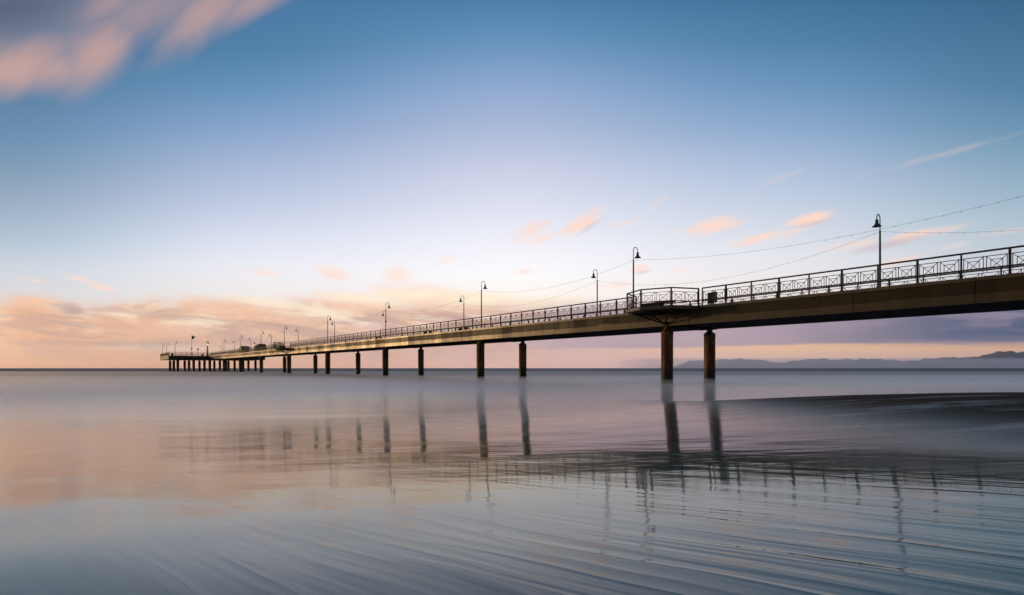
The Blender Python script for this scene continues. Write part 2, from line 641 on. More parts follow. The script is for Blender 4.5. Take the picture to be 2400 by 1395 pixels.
def panel_mesh(L):
    b = MB()
    w = 0.035
    x0, x1 = w + 0.004, L - w - 0.004
    zt, zb = 0.865, 0.31
    b.box(x0, x1, -.012, .012, zt, zt + .032)
    b.box(x0, x1, -.024, .024, zb - .06, zb)
    m = 0.5 * (x0 + x1)
    g = 0.055
    cells = ((x0 + 0.05, m - g), (m + g, x1 - 0.05)) if L > 1.1 else ((x0 + .05, x1 - .05),)
    for a, c in cells:
        for x in (a, c):
            b.box(x - .014, x + .014, -.010, .010, zb, zt)
            b.box(x - .006, x + .006, -.008, .008, zb - .16, zb - .05)
        s = (c - a)
        ia, ic = a + 0.21 * s, c - 0.21 * s
        it = zt - 0.28 * (zt - zb)
        b.box(ia - .013, ia + .013, -.006, .006, zb, it)
        b.box(ic - .013, ic + .013, -.006, .006, zb, it)
        b.box(ia + .013, ic - .013, -.006, .006, it - .013, it + .013)
        b.tube([(a, .012, zt), (ic, .012, zb)], .016, 4)
        b.tube([(c, -.012, zt), (ia, -.012, zb)], .016, 4)
        b.tube([(a, 0, zb - .10), (a + .12, 0, zb - .04)], .006, 4)
        b.tube([(c, 0, zb - .10), (c - .12, 0, zb - .04)], .006, 4)
    b.box(x0, x1, -.008, .008, zb - .17, zb - .155)
    return b.mesh('panel', M['iron'])


POST, POST_BIG = post_mesh(0.031), post_mesh(0.043)
_panels = {}


def panel_of(L):
    k = round(L, 2)
    if k not in _panels:
        _panels[k] = panel_mesh(L)
    return _panels[k]


def railing(points, label, big=False, skip_first=False, skip_last=False, step=PANEL, group='railings along the pier'):
    """points: corners in (t, D); a post at every step, a panel between posts, one handrail"""
    base = W(points[0][0], points[0][1], Z_DECK)
    root = empty('railing', base, 0, label, 'railing', group)
    pts = [W(t, d, Z_DECK) - base for t, d in points]
    first = True
    for i in range(len(pts) - 1):
        a, b = pts[i], pts[i + 1]
        L = (b - a).length
        n = max(1, round(L / step))
        rz = math.atan2((b - a).y, (b - a).x)
        for k in range(n + 1):
            if k == 0 and (i > 0 or skip_first):
                continue
            if k == n and i == len(pts) - 2 and skip_last:
                continue
            p = link('post', POST_BIG if ((big and k in (0, n)) or (not big and k % 2)) else POST, root)
            p.location = a.lerp(b, k / n)
            p.rotation_euler = (0, 0, rz)
        for k in range(n):
            p = link('panel', panel_of(L / n), root)
            p.location = a.lerp(b, k / n)
            p.rotation_euler = (0, 0, rz)
    hr = MB().tube([p + Vector((0, 0, RH + 0.02)) for p in pts], 0.045, 8)
    hr.build('handrail', M['iron'], root, True)
    return root


B0a, B0b = BELV[0] - 2.6, BELV[0] + 2.6
B1a, B1b = BELV[1] - 2.6, BELV[1] + 2.6
railing([(T0 + 0.3, D_NEAR), (B0a - 0.28, D_NEAR)], 'near-side iron railing from the frame edge up to the big viewing platform')
railing([(B0b + 0.25, D_NEAR), (B1a - 0.28, D_NEAR)], 'near-side iron railing running between the two viewing platforms')
railing([(B1b + 0.25, D_NEAR), (T_HEAD - .1, D_NEAR)], 'near-side iron railing beyond the small distant viewing platform')
railing([(BELV[0] + a, D_NEAR - o) for a, o in OCT], 'angled iron railing round the big viewing platform', big=True, step=2.1)
railing([(BELV[1] + a, D_NEAR - o) for a, o in OCT], 'angled iron railing round the small distant viewing platform', big=True, step=2.1)
railing([(T0 + 0.3, D_FAR), (BELV[0], D_FAR)], 'far-side iron railing, only its top showing, behind the deck near the frame edge')
railing([(BELV[0] + .2, D_FAR), (BELV[1], D_FAR)], 'far-side iron railing across the deck from the railing between the two viewing platforms')
railing([(BELV[1] + .2, D_FAR), (T_HEAD, D_FAR)], 'far-side iron railing across the deck beyond the small viewing platform')
railing([(T_HEAD + .05, D_NEAR - .2), (T_HEAD + .05, HEAD_D0 + .05), (T_END - .05, HEAD_D0 + .05), (T_END - .05, HEAD_D1 - .05), (T_HEAD + .05, HEAD_D1 - .05), (T_HEAD + .05, D_FAR + .3)],
        'iron railing enclosing the wide head of the pier', step=1.67)

# ----------------------------------------------------------------------------
# street lamps
# ----------------------------------------------------------------------------
Z_WIRE = 9.10
pm = MB().lathe([(0.075, Z_DECK - 0.06), (0.075, Z_DECK + 0.5), (0.062, Z_DECK + 0.55), (0.052, Z_WIRE), (0.040, Z_WIRE + 0.05)], 12).mesh('pole', M['pole'], True)
bp = MB().lathe([(0.15, Z_DECK - 0.059), (0.15, Z_DECK - 0.02), (0.10, Z_DECK + 0.04)], 12).mesh('base_plate', M['pole'])
RA = 0.23
arc = [(0, 0, Z_WIRE + 0.03), (0, 0, 9.83)]
for k in range(1, 13):
    a = math.pi * k / 12
    arc.append((RA - RA * math.cos(a), 0, 9.83 + RA * math.sin(a)))
arc.append((2 * RA, 0, 9.70))
gm = MB().tube(arc, 0.028, 8).mesh('gooseneck', M['pole'], True)
ZS = 9.31
sm = MB().lathe([(0.03, ZS + 0.42), (0.075, ZS + 0.40), (0.085, ZS + 0.37), (0.085, ZS + 0.21), (0.10, ZS + 0.18), (0.13, ZS + 0.12), (0.185, ZS + 0.055), (0.245, ZS + 0.02), (0.25, ZS), (0.235, ZS - 0.004), (0.17, ZS + 0.035), (0.09, ZS + 0.10)], 24, 2 * RA, 0).mesh('lamp_shade', M['shade'], True)
bl = MB().lathe([(0.03, ZS + 0.10), (0.055, ZS + 0.06), (0.06, ZS + 0.035), (0.045, ZS + 0.008), (0.012, ZS - 0.008)], 12, 2 * RA, 0).mesh('bulb', M['glass'], True)


def lamp(t, d, ang, label, group, extra=None, tilt=0.0):
    """ang 0 = arm towards the far side, pi = towards the near side, in the pier's frame"""
    b = W(t, d, 0)
    root = empty('street_lamp', b, TH + ang + random.uniform(-.03, .03), label, 'street lamp', group)
    link('pole', pm, root)
    link('base_plate', bp, root)
    link('gooseneck', gm, root)
    s = link('lamp_shade', sm, root)
    link('bulb', bl, s)
    if extra:
        sp = MB().lathe([(0.06, 7.35), (0.14, 7.37), (0.16, 7.42), (0.09, 7.5), (0.06, 7.6)], 12).build('loudspeaker', M['shade'], root)
    return root


ORD = ['first', 'second', 'third', 'fourth', 'fifth', 'sixth', 'seventh', 'eighth', 'ninth']
NEAR_T = [27.3, 47.4, 70.7, 94.2, 121.0, 140.9, 164.2, 187.5]
FAR_T = [12.9, 35.7, 58.5, 81.5, 104.6, 128.0, 151.4, 174.7, 197.9]
near_pts, far_pts = [], []
lamp(1.0, D_NEAR + .4, 0, 'street lamp outside the frame on the near side of the deck', 'lamps along the near side')
for i, t in enumerate(NEAR_T):
    lab = 'tall street lamp standing just behind the big viewing platform' if i == 0 else \
        '%s bell-shaded lamp after the big viewing platform on the near side of the deck' % ORD[i - 1]
    if abs(t - 121) < 1:
        lab = 'bell-shaded street lamp standing by the small distant viewing platform'
    lamp(t, D_NEAR + .4, 0, lab, 'lamps along the near side', extra=(i == 2))
for i, t in enumerate(FAR_T):
    lab = 'big grey street lamp near the frame edge, its shade turned back over the deck' if i == 0 else \
        '%s far-side bell-shaded lamp seaward of the big lamp by the frame edge' % ORD[i - 1]
    lamp(t, D_FAR - .2, math.pi, lab, 'lamps along the far side')
HEAD_L = [(238.0, 20.3, 0, 'lamp at the outermost corner of the pier head'),
          (226.5, 20.6, 0, 'lamp on the side edge of the pier head, next to the outermost corner'),
          (212.0, 21.6, 0, 'lamp at the landward corner of the pier head'),
          (212.0, 30.9, 0, 'lamp right beside the yellow light tower on the pier head'),
          (238.0, 39.8, math.pi, 'small far lamp standing alone behind the landward half of the pier head')]
for t, d, a, lab in HEAD_L:
    lamp(t, d, a, lab, 'lamps on the pier head', extra=(t == 212.0 and d < 25))

# ----------------------------------------------------------------------------
# strings of bulbs between the lamps
# ----------------------------------------------------------------------------
bulb_me = MB().lathe([(0.008, -0.006), (0.015, -0.024), (0.017, -0.04), (0.010, -0.056), (0.003, -0.06)], 6).mesh('bulb', M['glass'])


def string(a, b, sag, label, bulbs, rad):
    a, b = Vector(a), Vector(b)
    root = empty('string_light', a, 0, label, 'string lights', 'strings of bulbs hung from lamp to lamp')
    N = 28
    pts = []
    for i in range(N + 1):
        s = i / N
        p = a.lerp(b, s) - a
        p.z -= 4 * sag * s * (1 - s)
        pts.append(p)
    MB().tube(pts, rad, 5).build('cable', M['cable'], root)
    for k in range(bulbs):
        s = (k + 0.5) / bulbs
        p = a.lerp(b, s) - a
        p.z -= 4 * sag * s * (1 - s)
        o = link('bulb', bulb_me, root)
        o.location = p
    return root


nt_ = [1.0] + NEAR_T
for i in range(len(nt_) - 1):
    a, b = W(nt_[i], D_NEAR + .4, Z_WIRE), W(nt_[i + 1], D_NEAR + .4, Z_WIRE)
    lab = 'string of bulbs rising from behind the big viewing platform out of the frame' if i == 0 else \
        'string of bulbs between the %s and %s near-side lamps counted from the big viewing platform' % (ORD[i - 1], ORD[i])
    string(a, b, 0.95 if i else 1.0, lab, (40, 36, 34, 20, 0, 0, 0, 0)[i], 0.0055 - (0.0008 if i else 0) + 0.0006 * i)
ft_ = [-10.0] + FAR_T
for i in range(len(ft_) - 1):
    a, b = W(ft_[i], D_FAR - .2, Z_WIRE), W(ft_[i + 1], D_FAR - .2, Z_WIRE)
    lab = 'string of bulbs from the big lamp by the frame edge out of the picture' if i == 0 else \
        'string of bulbs between the %s and %s far-side lamps counted from the frame edge' % (ORD[i - 1], ORD[i])
    string(a, b, 1.45 if i < 2 else 1.2, lab, (44, 40, 34, 20, 0, 0, 0, 0, 0)[i], 0.0055 - (0.0008 if i else 0) + 0.0006 * i)
for (t0, d0, t1, d1, lab) in ((238.0, 20.3, 212.0, 21.6, 'string of bulbs along the side edge of the pier head'),
                              (212.0, 21.6, 212.0, 30.9, 'string of bulbs across the landward front of the pier head')):
    string(W(t0, d0, Z_WIRE), W(t1, d1, Z_WIRE), 1.0, lab, 0, 0.016)
# lamp outside the frame that carries the far string
lamp(-10.0, D_FAR - .2, math.pi, 'street lamp outside the frame on the far side of the deck', 'lamps along the far side')

# ----------------------------------------------------------------------------
# things standing on the deck
# ----------------------------------------------------------------------------
# twin metal cabinet on legs beside the big platform
r = empty('cabinet', W(20.85, D_NEAR + .55, Z_DECK - .06), PHI, 'dark twin metal cabinet on thin legs behind the railing beside the big viewing platform', 'cabinet')
MB().box(-.01, .22, -.2, .2, .22, .86).build('cabinet_box', M['cabinet'], r)
MB().box(-.26, -.02, -.16, .16, .26, .92).build('notice_plate', M['galv'], r)
for x, y in ((.02, -.16), (.19, -.16), (.02, .16), (.19, .16), (-.24, 0), (-.05, 0)):
    MB().box(x - .016, x + .016, y - .016, y + .016, 0, .262 if x < 0 else .222).build('leg', M['iron'], r)
MB().box(-.01, .23, -.21, .21, .862, .89).build('lid', M['iron'], r)


def bench(t, d, label, L=1.7, rz=0.0):
    r = empty('bench', W(t, d, Z_DECK - .04), PHI + rz, label, 'bench', 'benches on the pier')
    s = MB()
    for k in range(4):
        y = -.21 + k * .14
        s.box(-L / 2, L / 2, y - .058, y + .058, .43, .465)
    s.build('seat', M['wood'], r)
    for x in (-L / 2 + .2, L / 2 - .2):
        MB().box(x - .04, x + .04, -.2, .2, 0, .428).build('leg', M['iron'], r)
    return r


r = empty('bench', W(BELV[0] - .1, D_NEAR - 1.0, Z_DECK), PHI, 'long low bench on a solid base inside the big viewing platform', 'bench', 'benches on the pier')
MB().box(-.35, 1.25, -.22, .22, 0, .30).build('base', M['tarp'], r)
sb = MB()
for k in range(4):
    y = -.225 + k * .15
    sb.box(-1.25, 1.35, y - .068, y + .068, .302, .38)
sb.build('seat', M['wood'], r)
bench(BELV[1] - .1, D_NEAR - 0.8, 'low slatted bench inside the small distant viewing platform', 2.2)
bench(59.5, D_NEAR + .75, 'low bench behind the near railing, two lamps past the big viewing platform')
bench(51.5, D_NEAR + .75, 'low bench behind the near railing, just past the second near lamp')
bench(74.0, D_NEAR + .75, 'low bench behind the near railing, just past the third near lamp')
bench(217.0, 24.0, 'low bench on the open deck of the pier head', 2.0, 1.57)

# covered kiosk and canvas-covered stack on the far deck
r = empty('kiosk', W(167.0, D_NEAR + 1.9, Z_DECK - .05), PHI, 'small dark kiosk with a curved roof behind the distant railing', 'kiosk')
MB().box(-2.0, 2.0, -1.0, 1.0, 0, 1.5).build('wall', M['tarp'], r)
pr = [(-2.2, 1.51)] + [(-2.2 + 4.4 * k / 10, 1.51 + .62 * math.sin(math.pi * k / 10)) for k in range(1, 10)] + [(2.2, 1.51)]
rb = MB()
n0 = len(pr)
rb.v = [(x, -1.15, z) for x, z in pr] + [(x, 1.15, z) for x, z in pr]
rb.f = [tuple(range(n0))[::-1], tuple(range(n0, 2 * n0))] + [(i, (i + 1) % n0, n0 + (i + 1) % n0, n0 + i) for i in range(n0)]
rb.build('roof', M['pole'], r)
MB().box(-1.2, .6, 1.002, 1.03, .5, 1.3).build('counter_hatch', M['galv'], r)
r = empty('covered_stack', W(146.5, D_NEAR + 1.6, Z_DECK - .05), PHI, 'dark canvas-covered heap of furniture behind the distant railing beyond the small platform', 'furniture heap')
cv = MB()
cv.hexa([(-2.6, -1, 0), (2.6, -1, 0), (2.6, 1, 0), (-2.6, 1, 0), (-1.3, -.8, 1.9), (2.4, -.9, 1.35), (2.4, .9, 1.35), (-1.3, .8, 1.9)])
cv.build('cover', M['tarp'], r)
MB().tube([(-2.0, .85, 1.05), (-.4, 1.0, 1.78), (2.2, 1.02, 1.3)], .05, 6).build('rope', M['iron'], r)

# fishing rods over the rail
for t, lab in ((143.0, 'slender fishing rod leaning up from the railing beside the covered heap'),
               (131.5, 'slender fishing rod leaning up from the railing just beyond the small platform')):
    r = empty('fishing_rod', W(t, D_NEAR + .25, Z_DECK), PHI, lab, 'fishing rod', 'rods leaning on the railing')
    MB().tube([(0, -.05, .0), (-1.5, .2, 2.3)], [.03, .012], 6).build('rod', M['iron'], r)
    MB().lathe([(.05, -.04), (.06, 0), (.05, .04)], 10, -.25, .0).build('reel', M['iron'], r).location = (0, 0, .42)

# flagpole on the head
r = empty('flagpole', W(225.0, 28.0, 5.05), 0, 'white flagpole with a small pennant on the pier head', 'flagpole')
MB().lathe([(.14, 0), (.14, .25), (.075, .3), (.06, 3), (.035, 7.7), (.06, 7.75), (.02, 7.85)], 10).build('pole', M['pale'], r, True)
fl = MB()
K = 8
for j in range(K + 1):
    s = j / K
    w = 1.5 * (1 - s * .8)
    for side in (-.006, .006):
        fl.v.append((.04 + 1.6 * s, .08 * math.sin(s * 7) + side, 7.6 - w - s * .12))
        fl.v.append((.04 + 1.6 * s, .08 * math.sin(s * 7) + side, 7.6 - s * .55))
for j in range(K):
    a, b = 4 * j, 4 * (j + 1)
    fl.f += [(a, a + 1, b + 1, b), (a + 2, b + 2, b + 3, a + 3), (a + 1, a + 3, b + 3, b + 1), (a, b, b + 2, a + 2)]
fl.f += [(0, 2, 3, 1), (4 * K, 4 * K + 1, 4 * K + 3, 4 * K + 2)]
fl.build('flag', M['flag'], r)
MB().box(-.2, .2, -.2, .2, 2.7, 3.1).build('control_box', M['iron'], r)
MB().lathe([(.16, .9), (.22, .95), (.22, 1.35), (.1, 1.4)], 10).build('halyard_box', M['iron'], r)

# light tower with cross topmark
r = empty('light_tower', W(222.0, 32.5, 5.05), 0, 'yellow-banded light tower with a cross on top at the pier head', 'light tower')
MB().lathe([(.42, 0), (.40, .9), (.30, 1.0), (.28, 1.9), (.2, 1.95)], 16).build('base', M['pale'], r, True)
MB().lathe([(.2, 1.952), (.24, 2.0), (.24, 2.55), (.2, 2.6)], 12).build('lower_band', M['yellow'], r)
MB().lathe([(.15, 2.602), (.15, 4.0), (.24, 4.05), (.24, 4.15)], 12).build('column', M['yellow'], r)
g = bpy.data.materials.new('lit_lantern')
g.use_nodes = True
nb = NB(g.node_tree)
bs = next(n for n in g.node_tree.nodes if n.type == 'BSDF_PRINCIPLED')
bs.inputs['Base Color'].default_value = (1, .6, .25, 1)
bs.inputs['Emission Color'].default_value = (1, .42, .12, 1)
bs.inputs['Emission Strength'].default_value = 3.0
MB().lathe([(.15, 4.152), (.2, 4.2), (.2, 4.5), (.12, 4.58)], 12).build('lantern', g, r, True)
MB().lathe([(.05, 4.582), (.05, 4.98)], 8).build('mast', M['iron'], r)
x = MB()
x.tube([(-.38, -.32, 4.98), (.38, .32, 5.62)], .075, 6)
x.tube([(.38, .32, 4.98), (-.38, -.32, 5.62)], .075, 6)
x.build('topmark', M['yellow'], r)
for z in (2.15, 3.2):
    MB().box(-.31, .31, -.31, .31, z, z + .12).build('collar', M['iron'], r)

# sign board
r = empty('sign_board', W(222.0, 29.5, 5.05), PHI + math.pi / 2, 'small dark sign board on a post between flagpole and light tower', 'sign')
MB().lathe([(.04, 0), (.035, 2.5)], 8).build('post', M['pole'], r)
MB().box(-.33, .33, -.03, .03, 2.5, 2.98).build('board', M['iron'], r)
r = empty('sign_board', W(150.0, 28.9 + D_NEAR - 28.0, Z_DECK), PHI + math.pi / 2, 'plain post with a small plate on the deck beyond the small platform', 'sign')
MB().lathe([(.035, -.05), (.03, 2.1)], 8).build('post', M['pole'], r)
MB().box(-.2, .2, -.02, .02, 2.1, 2.4).build('plate', M['pole'], r)

# litter bins on the head
for (t, d, lab) in ((214.0, 21.0, 'dark litter bin at the landward corner of the pier head'), (222.5, 31.0, 'dark litter bin in front of the sign on the pier head')):
    r = empty('litter_bin', W(t, d, 5.06), 0, lab, 'litter bin', 'litter bins on the pier head')
    MB().lathe([(.26, 0), (.32, .85), (.34, .9)], 14).build('body', M['iron'], r, True)
    MB().lathe([(.35, .902), (.3, .98), (.1, 1.05)], 14).build('lid', M['pole'], r, True)

# ----------------------------------------------------------------------------
# sea, beach, hills
# ----------------------------------------------------------------------------
S = 14000.0
me = bpy.data.meshes.new('sea')
me.from_pydata([(-S, -1500, 0), (S, -1500, 0), (S, 14500, 0), (-S, 14500, 0)], [], [(0, 1, 2, 3)])
me.materials.append(M['sea'])
tag(link('sea', me), kind='structure')


def smooth(x, a, b):
    s = max(0.0, min(1.0, (x - a) / (b - a)))
    return s * s * (3 - 2 * s)


def sand_z(x, y):
    """beach: falls towards the sea, rises to a bank on the right"""
    xs = x
    if x > 5.5:
        xs = 5.5 + 2.6 * (1 - math.exp(-(x - 5.5) / 2.6))
    if x < -4:
        xs = -4 - 2.5 * (1 - math.exp((x + 4) / 2.5))
    g = 0.042 * xs + 0.00325 * xs * xs
    yy = y if y > -4 else -4 - 3 * (1 - math.exp((y + 4) / 3))
    z = 0.55 + g - 0.040 * yy
    k = max(0.0, y - 12.0)
    z -= 0.009 * k * k * smooth(x, 3.0, 8.0)
    far = max(0.0, math.hypot(x, y) - 30)
    z -= 0.02 * far if y > 0 else 0
    s_ = 0.055                       # the swash smooths the beach out where it meets the sea
    if z < 1.0:
        z = s_ * math.log(1 + math.exp(z / s_)) - 0.016 if z > -0.6 else -0.016 + (z + 0.6)
    return max(z, -2.5)


angs = []
a = -180.0
while a < 180.0 - 1e-6:
    angs.append(math.radians(a))
    a += 0.3 if -60 < a < 60 else (2.0)
rads = [0.12 * (60.0 / 0.12) ** (i / 260) for i in range(261)]
vs, fs = [(0, 0, sand_z(0, 0))], []
for r_ in rads:
    for a in angs:
        x_, y_ = r_ * math.sin(a), r_ * math.cos(a)
        z_ = sand_z(x_, y_)
        z_ += 0.004 * mnoise.noise((x_ * 0.8, y_ * 1.4, 1.0)) * min(1, r_)
        vs.append((x_, y_, z_))
NA = len(angs)
for k in range(NA):
    fs.append((0, 1 + (k + 1) % NA, 1 + k))
for i in range(len(rads) - 1):
    for k in range(NA):
        k2 = (k + 1) % NA
        fs.append((1 + i * NA + k, 1 + i * NA + k2, 1 + (i + 1) * NA + k2, 1 + (i + 1) * NA + k))
me = bpy.data.meshes.new('beach')
me.from_pydata(vs, [], fs)
me.update()
bm = bmesh.new()
bm.from_mesh(me)
bmesh.ops.recalc_face_normals(bm, faces=bm.faces)
if sum(f.normal.z for f in bm.faces) < 0:
    bmesh.ops.reverse_faces(bm, faces=bm.faces)
bm.to_mesh(me)
bm.free()
for p in me.polygons:
    p.use_smooth = True
me.materials.append(M['sand'])
tag(link('beach', me), kind='structure')


def hills(name, Z, prof, seed):
    """ridge given as (photo x, height in photo px above the horizon) at depth Z"""
    xs = [Z * (p - 1200) / F for p, _ in prof]
    hs = [CAM_Z + Z * h / F for _, h in prof]
    vs, fs = [], []
    N = 220
    rows = [(-900, 0.0), (-600, 0.30), (-300, 0.66), (0, 1.0), (500, 0.9), (1300, 0.4), (2200, 0.0)]
    for i in range(N + 1):
        X = xs[0] + (xs[-1] - xs[0]) * i / N
        j = max(k for k in range(len(xs)) if xs[k] <= X + 1e-6)
        j = min(j, len(xs) - 2)
        s = (X - xs[j]) / (xs[j + 1] - xs[j])
        s = s * s * (3 - 2 * s) * 0.5 + s * 0.5
        h = hs[j] * (1 - s) + hs[j + 1] * s
        h += (mnoise.fractal((X * 0.0075, seed, 0), 1.0, 2.0, 4)) * 24.0 * min(1, h / 70)
        for dy, k in rows:
            n_ = mnoise.fractal((X * 0.0022, dy * 0.003, seed + 3.0), 1.0, 2.0, 4) * 0.22
            kk = k * (1 + (n_ if 0 < k < 1 else 0))
            vs.append((X * (1 + dy / Z), Z + dy, max(-5, h * kk) - (3 if k == 0 else 0)))
    R_ = len(rows)
    for i in range(N):
        for r_ in range(R_ - 1):
            fs.append((i * R_ + r_, (i + 1) * R_ + r_, (i + 1) * R_ + r_ + 1, i * R_ + r_ + 1))
    me = bpy.data.meshes.new(name)
    me.from_pydata(vs, [], fs)
    me.update()
    bm = bmesh.new()
    bm.from_mesh(me)
    bmesh.ops.recalc_face_normals(bm, faces=bm.faces)
    bm.to_mesh(me)
    bm.free()
    for p in me.polygons:
        p.use_smooth = True
    me.materials.append(M['hill'])
    return tag(link(name, me), kind='structure')


hills('hills', 11000, [(1530, 0), (1560, 2), (1580, 5), (1600, 10), (1612, 16), (1632, 18), (1645, 19), (1660, 17), (1675, 18), (1695, 22), (1712, 20), (1738, 23), (1755, 20), (1785, 19), (1815, 14), (1860, 9), (1930, 3), (1990, 0)], 1.0)
hills('hills', 9600, [(1790, 0), (1815, 9), (1835, 14), (1860, 17), (1890, 21), (1925, 22), (1960, 20), (2000, 21), (2060, 21.5), (2095, 19), (2125, 15), (2170, 10), (2230, 5), (2320, 0)], 2.0)
hills('hills', 8300, [(2080, 0), (2110, 13), (2140, 18), (2175, 22), (2210, 25), (2250, 24), (2285, 27), (2320, 34), (2340, 38), (2362, 41), (2385, 38), (2420, 36), (2480, 42), (2560, 33), (2650, 36), (2800, 20), (3000, 0)], 3.0)

# air between here and the hills, and the sea mist of the long exposure
hz = MB().box(-S - 500, S + 500, -1900, 15000, -4.0, 480.0).build('haze', mat_volume('haze', (0.98, 0.94, 1.0), 3.6e-5, 0.8))
tag(hz, kind='stuff')
# (one low wedge, deepest over the breakers, thinning out to sea)
prof = [(6.5, 0.012), (13.0, 0.20), (22.0, 0.42), (40.0, 0.36), (75.0, 0.16), (200.0, 0.03)]
stx = [(-260, -3.0), (-40, -3.0), (-8, -1.0), (4, 2.0), (12, 7.0), (24, 12.0), (260, 14.0)]
NX, NY = len(stx), len(prof)
vs, fs = [], []
for lev in (0, 1):
    for y_, h_ in prof:
        for x_, o_ in stx:
            vs.append((x_, y_ + o_ * (1 - y_ / 220.0), h_ if lev else 0.004))
B = NX * NY
for r_ in range(NY - 1):
    for c_ in range(NX - 1):
        a = r_ * NX + c_
        fs += [(a, a + NX, a + NX + 1, a + 1), (B + a, B + a + 1, B + a + NX + 1, B + a + NX)]
rim = list(range(NX)) + [r_ * NX + NX - 1 for r_ in range(1, NY)] + [(NY - 1) * NX + c_ for c_ in range(NX - 2, -1, -1)] + [r_ * NX for r_ in range(NY - 2, 0, -1)]
for k in range(len(rim)):
    a, b = rim[k], rim[(k + 1) % len(rim)]
    fs.append((a, b, B + b, B + a))
mb = MB()
mb.v, mb.f = vs, fs
ms = mb.build('sea_mist', mat_volume('sea_mist', (0.96, 0.97, 1.0), 0.034, 0.6))
tag(ms, kind='stuff')
fm = MB().box(1300, 12500, 5200.0, 7100.0, 0.5, 105.0).build('far_mist', mat_volume('far_mist', (0.98, 0.94, 1.0), 4.2e-4, 0.8))
tag(fm, kind='stuff')

# ----------------------------------------------------------------------------
# sky: Nishita dusk sky all round, its sunset half graded and clouded by direction
# ----------------------------------------------------------------------------
SUN_EL, SUN_AZ = math.radians(4.0), math.radians(-65.0)      # azimuth from +Y, negative = left
world = bpy.data.worlds.new('World')
scene.world = world
world.use_nodes = True
nt = world.node_tree
nt.nodes.clear()
nb = NB(nt)
outw = nb.new('ShaderNodeOutputWorld')
dirv = nb.new('ShaderNodeTexCoord').outputs['Generated']
dx, dy, dz = sep(nb, dirv)
ys = nb.m('MAXIMUM', dy, 0.12)
gx = nb.div(dx, ys)
gz = nb.div(dz, nb.m('MAXIMUM', dy, 0.64))
PX = nb.mad(gx, F, 1200.0)           # direction measured on a plane one focal length due north
PY = nb.mad(gz, -F, 863.0)

COLS = {
    0: [(-700, (28, 66, 108)), (0, (62, 104, 142)), (240, (84, 129, 166)), (330, (97, 142, 177)), (400, (116, 152, 180)), (480, (142, 168, 192)), (560, (163, 187, 207)), (620, (188, 203, 216)), (690, (208, 211, 216)), (740, (222, 208, 196)), (790, (226, 182, 146)), (845, (232, 176, 132)), (863, (224, 168, 132)), (900, (170, 150, 150))],
    600: [(-700, (30, 70, 115)), (0, (70, 120, 165)), (120, (80, 130, 170)), (200, (98, 146, 187)), (300, (136, 166, 206)), (400, (170, 187, 217)), (480, (193, 203, 227)), (560, (216, 222, 238)), (620, (230, 231, 238)), (690, (238, 234, 234)), (740, (236, 216, 200)), (790, (224, 184, 160)), (845, (234, 182, 146)), (863, (234, 178, 146)), (900, (170, 150, 150))],
    1200: [(-700, (32, 74, 120)), (0, (76, 128, 174)), (100, (104, 150, 192)), (200, (144, 171, 211)), (300, (172, 188, 218)), (400, (203, 208, 230)), (480, (219, 223, 239)), (560, (235, 236, 245)), (640, (247, 246, 248)), (700, (253, 246, 238)), (745, (246, 224, 208)), (790, (214, 186, 186)), (840, (232, 188, 176)), (863, (236, 188, 174)), (900, (170, 150, 150))],
    1800: [(-700, (30, 70, 115)), (0, (66, 117, 158)), (100, (84, 132, 173)), (200, (110, 152, 192)), (300, (142, 172, 208)), (400, (176, 194, 221)), (500, (203, 212, 228)), (600, (226, 227, 233)), (690, (238, 230, 227)), (745, (205, 188, 196)), (780, (185, 166, 182)), (815, (252, 202, 152)), (845, (226, 188, 176)), (863, (208, 178, 180)), (900, (150, 140, 150))],
    2400: [(-700, (26, 62, 100)), (0, (60, 106, 144)), (200, (84, 130, 166)), (300, (108, 150, 180)), (400, (140, 170, 193)), (500, (167, 190, 206)), (600, (195, 202, 210)), (680, (206, 202, 206)), (730, (150, 145, 165)), (775, (96, 104, 138)), (798, (120, 115, 140)), (818, (246, 192, 142)), (845, (205, 170, 162)), (863, (170, 155, 165)), (900, (120, 120, 135))],
}
PY0, PY1 = -700.0, 900.0
pf = nb.lerp(PY, PY0, PY1)
keys = sorted(COLS)
sky = None
for i, k in enumerate(keys):
    st = [((y - PY0) / (PY1 - PY0), lin(c)) for y, c in COLS[k]]
    rc = nb.ramp(pf, st)
    if sky is None:
        sky = rc
    else:
        sky = nb.mix(nb.ss(PX, keys[i - 1] - 60, k + 60), sky, rc)

bri = nb.ramp(pf, [((y - PY0) / (PY1 - PY0), v) for y, v in ((0, (.97, .97, .97)), (300, (1, 1, 1)), (480, (1.05, 1.05, 1.05)), (640, (1.12, 1.12, 1.12)), (740, (1.10, 1.08, 1.06)), (863, (1.12, 1.08, 1.04)))])
bm_ = nb.new('ShaderNodeMix', data_type='RGBA', blend_type='MULTIPLY')

# shared streak noises
s1 = nb.noise(nb.vec(nb.mul(PX, 1 / 190.0), nb.mul(PY, 1 / 60.0)), 1.0, 4, 0.55, 0.3)
ang = math.radians(26)
su = nb.add(nb.mul(PX, math.cos(ang)), nb.mul(PY, -math.sin(ang)))
sv = nb.add(nb.mul(PX, math.sin(ang)), nb.mul(PY, math.cos(ang)))
s2 = nb.noise(nb.vec(nb.mul(su, 1 / 90.0), nb.mul(sv, 1 / 18.0)), 1.0, 3, 0.5, 0.2)
ang3 = math.radians(40)
tu = nb.add(nb.mul(PX, math.cos(ang3)), nb.mul(PY, -math.sin(ang3)))
tv = nb.add(nb.mul(PX, math.sin(ang3)), nb.mul(PY, math.cos(ang3)))
s3 = nb.noise(nb.vec(nb.mul(tu, 1 / 260.0), nb.mul(tv, 1 / 95.0)), 1.0, 3, 0.5, 0.4)


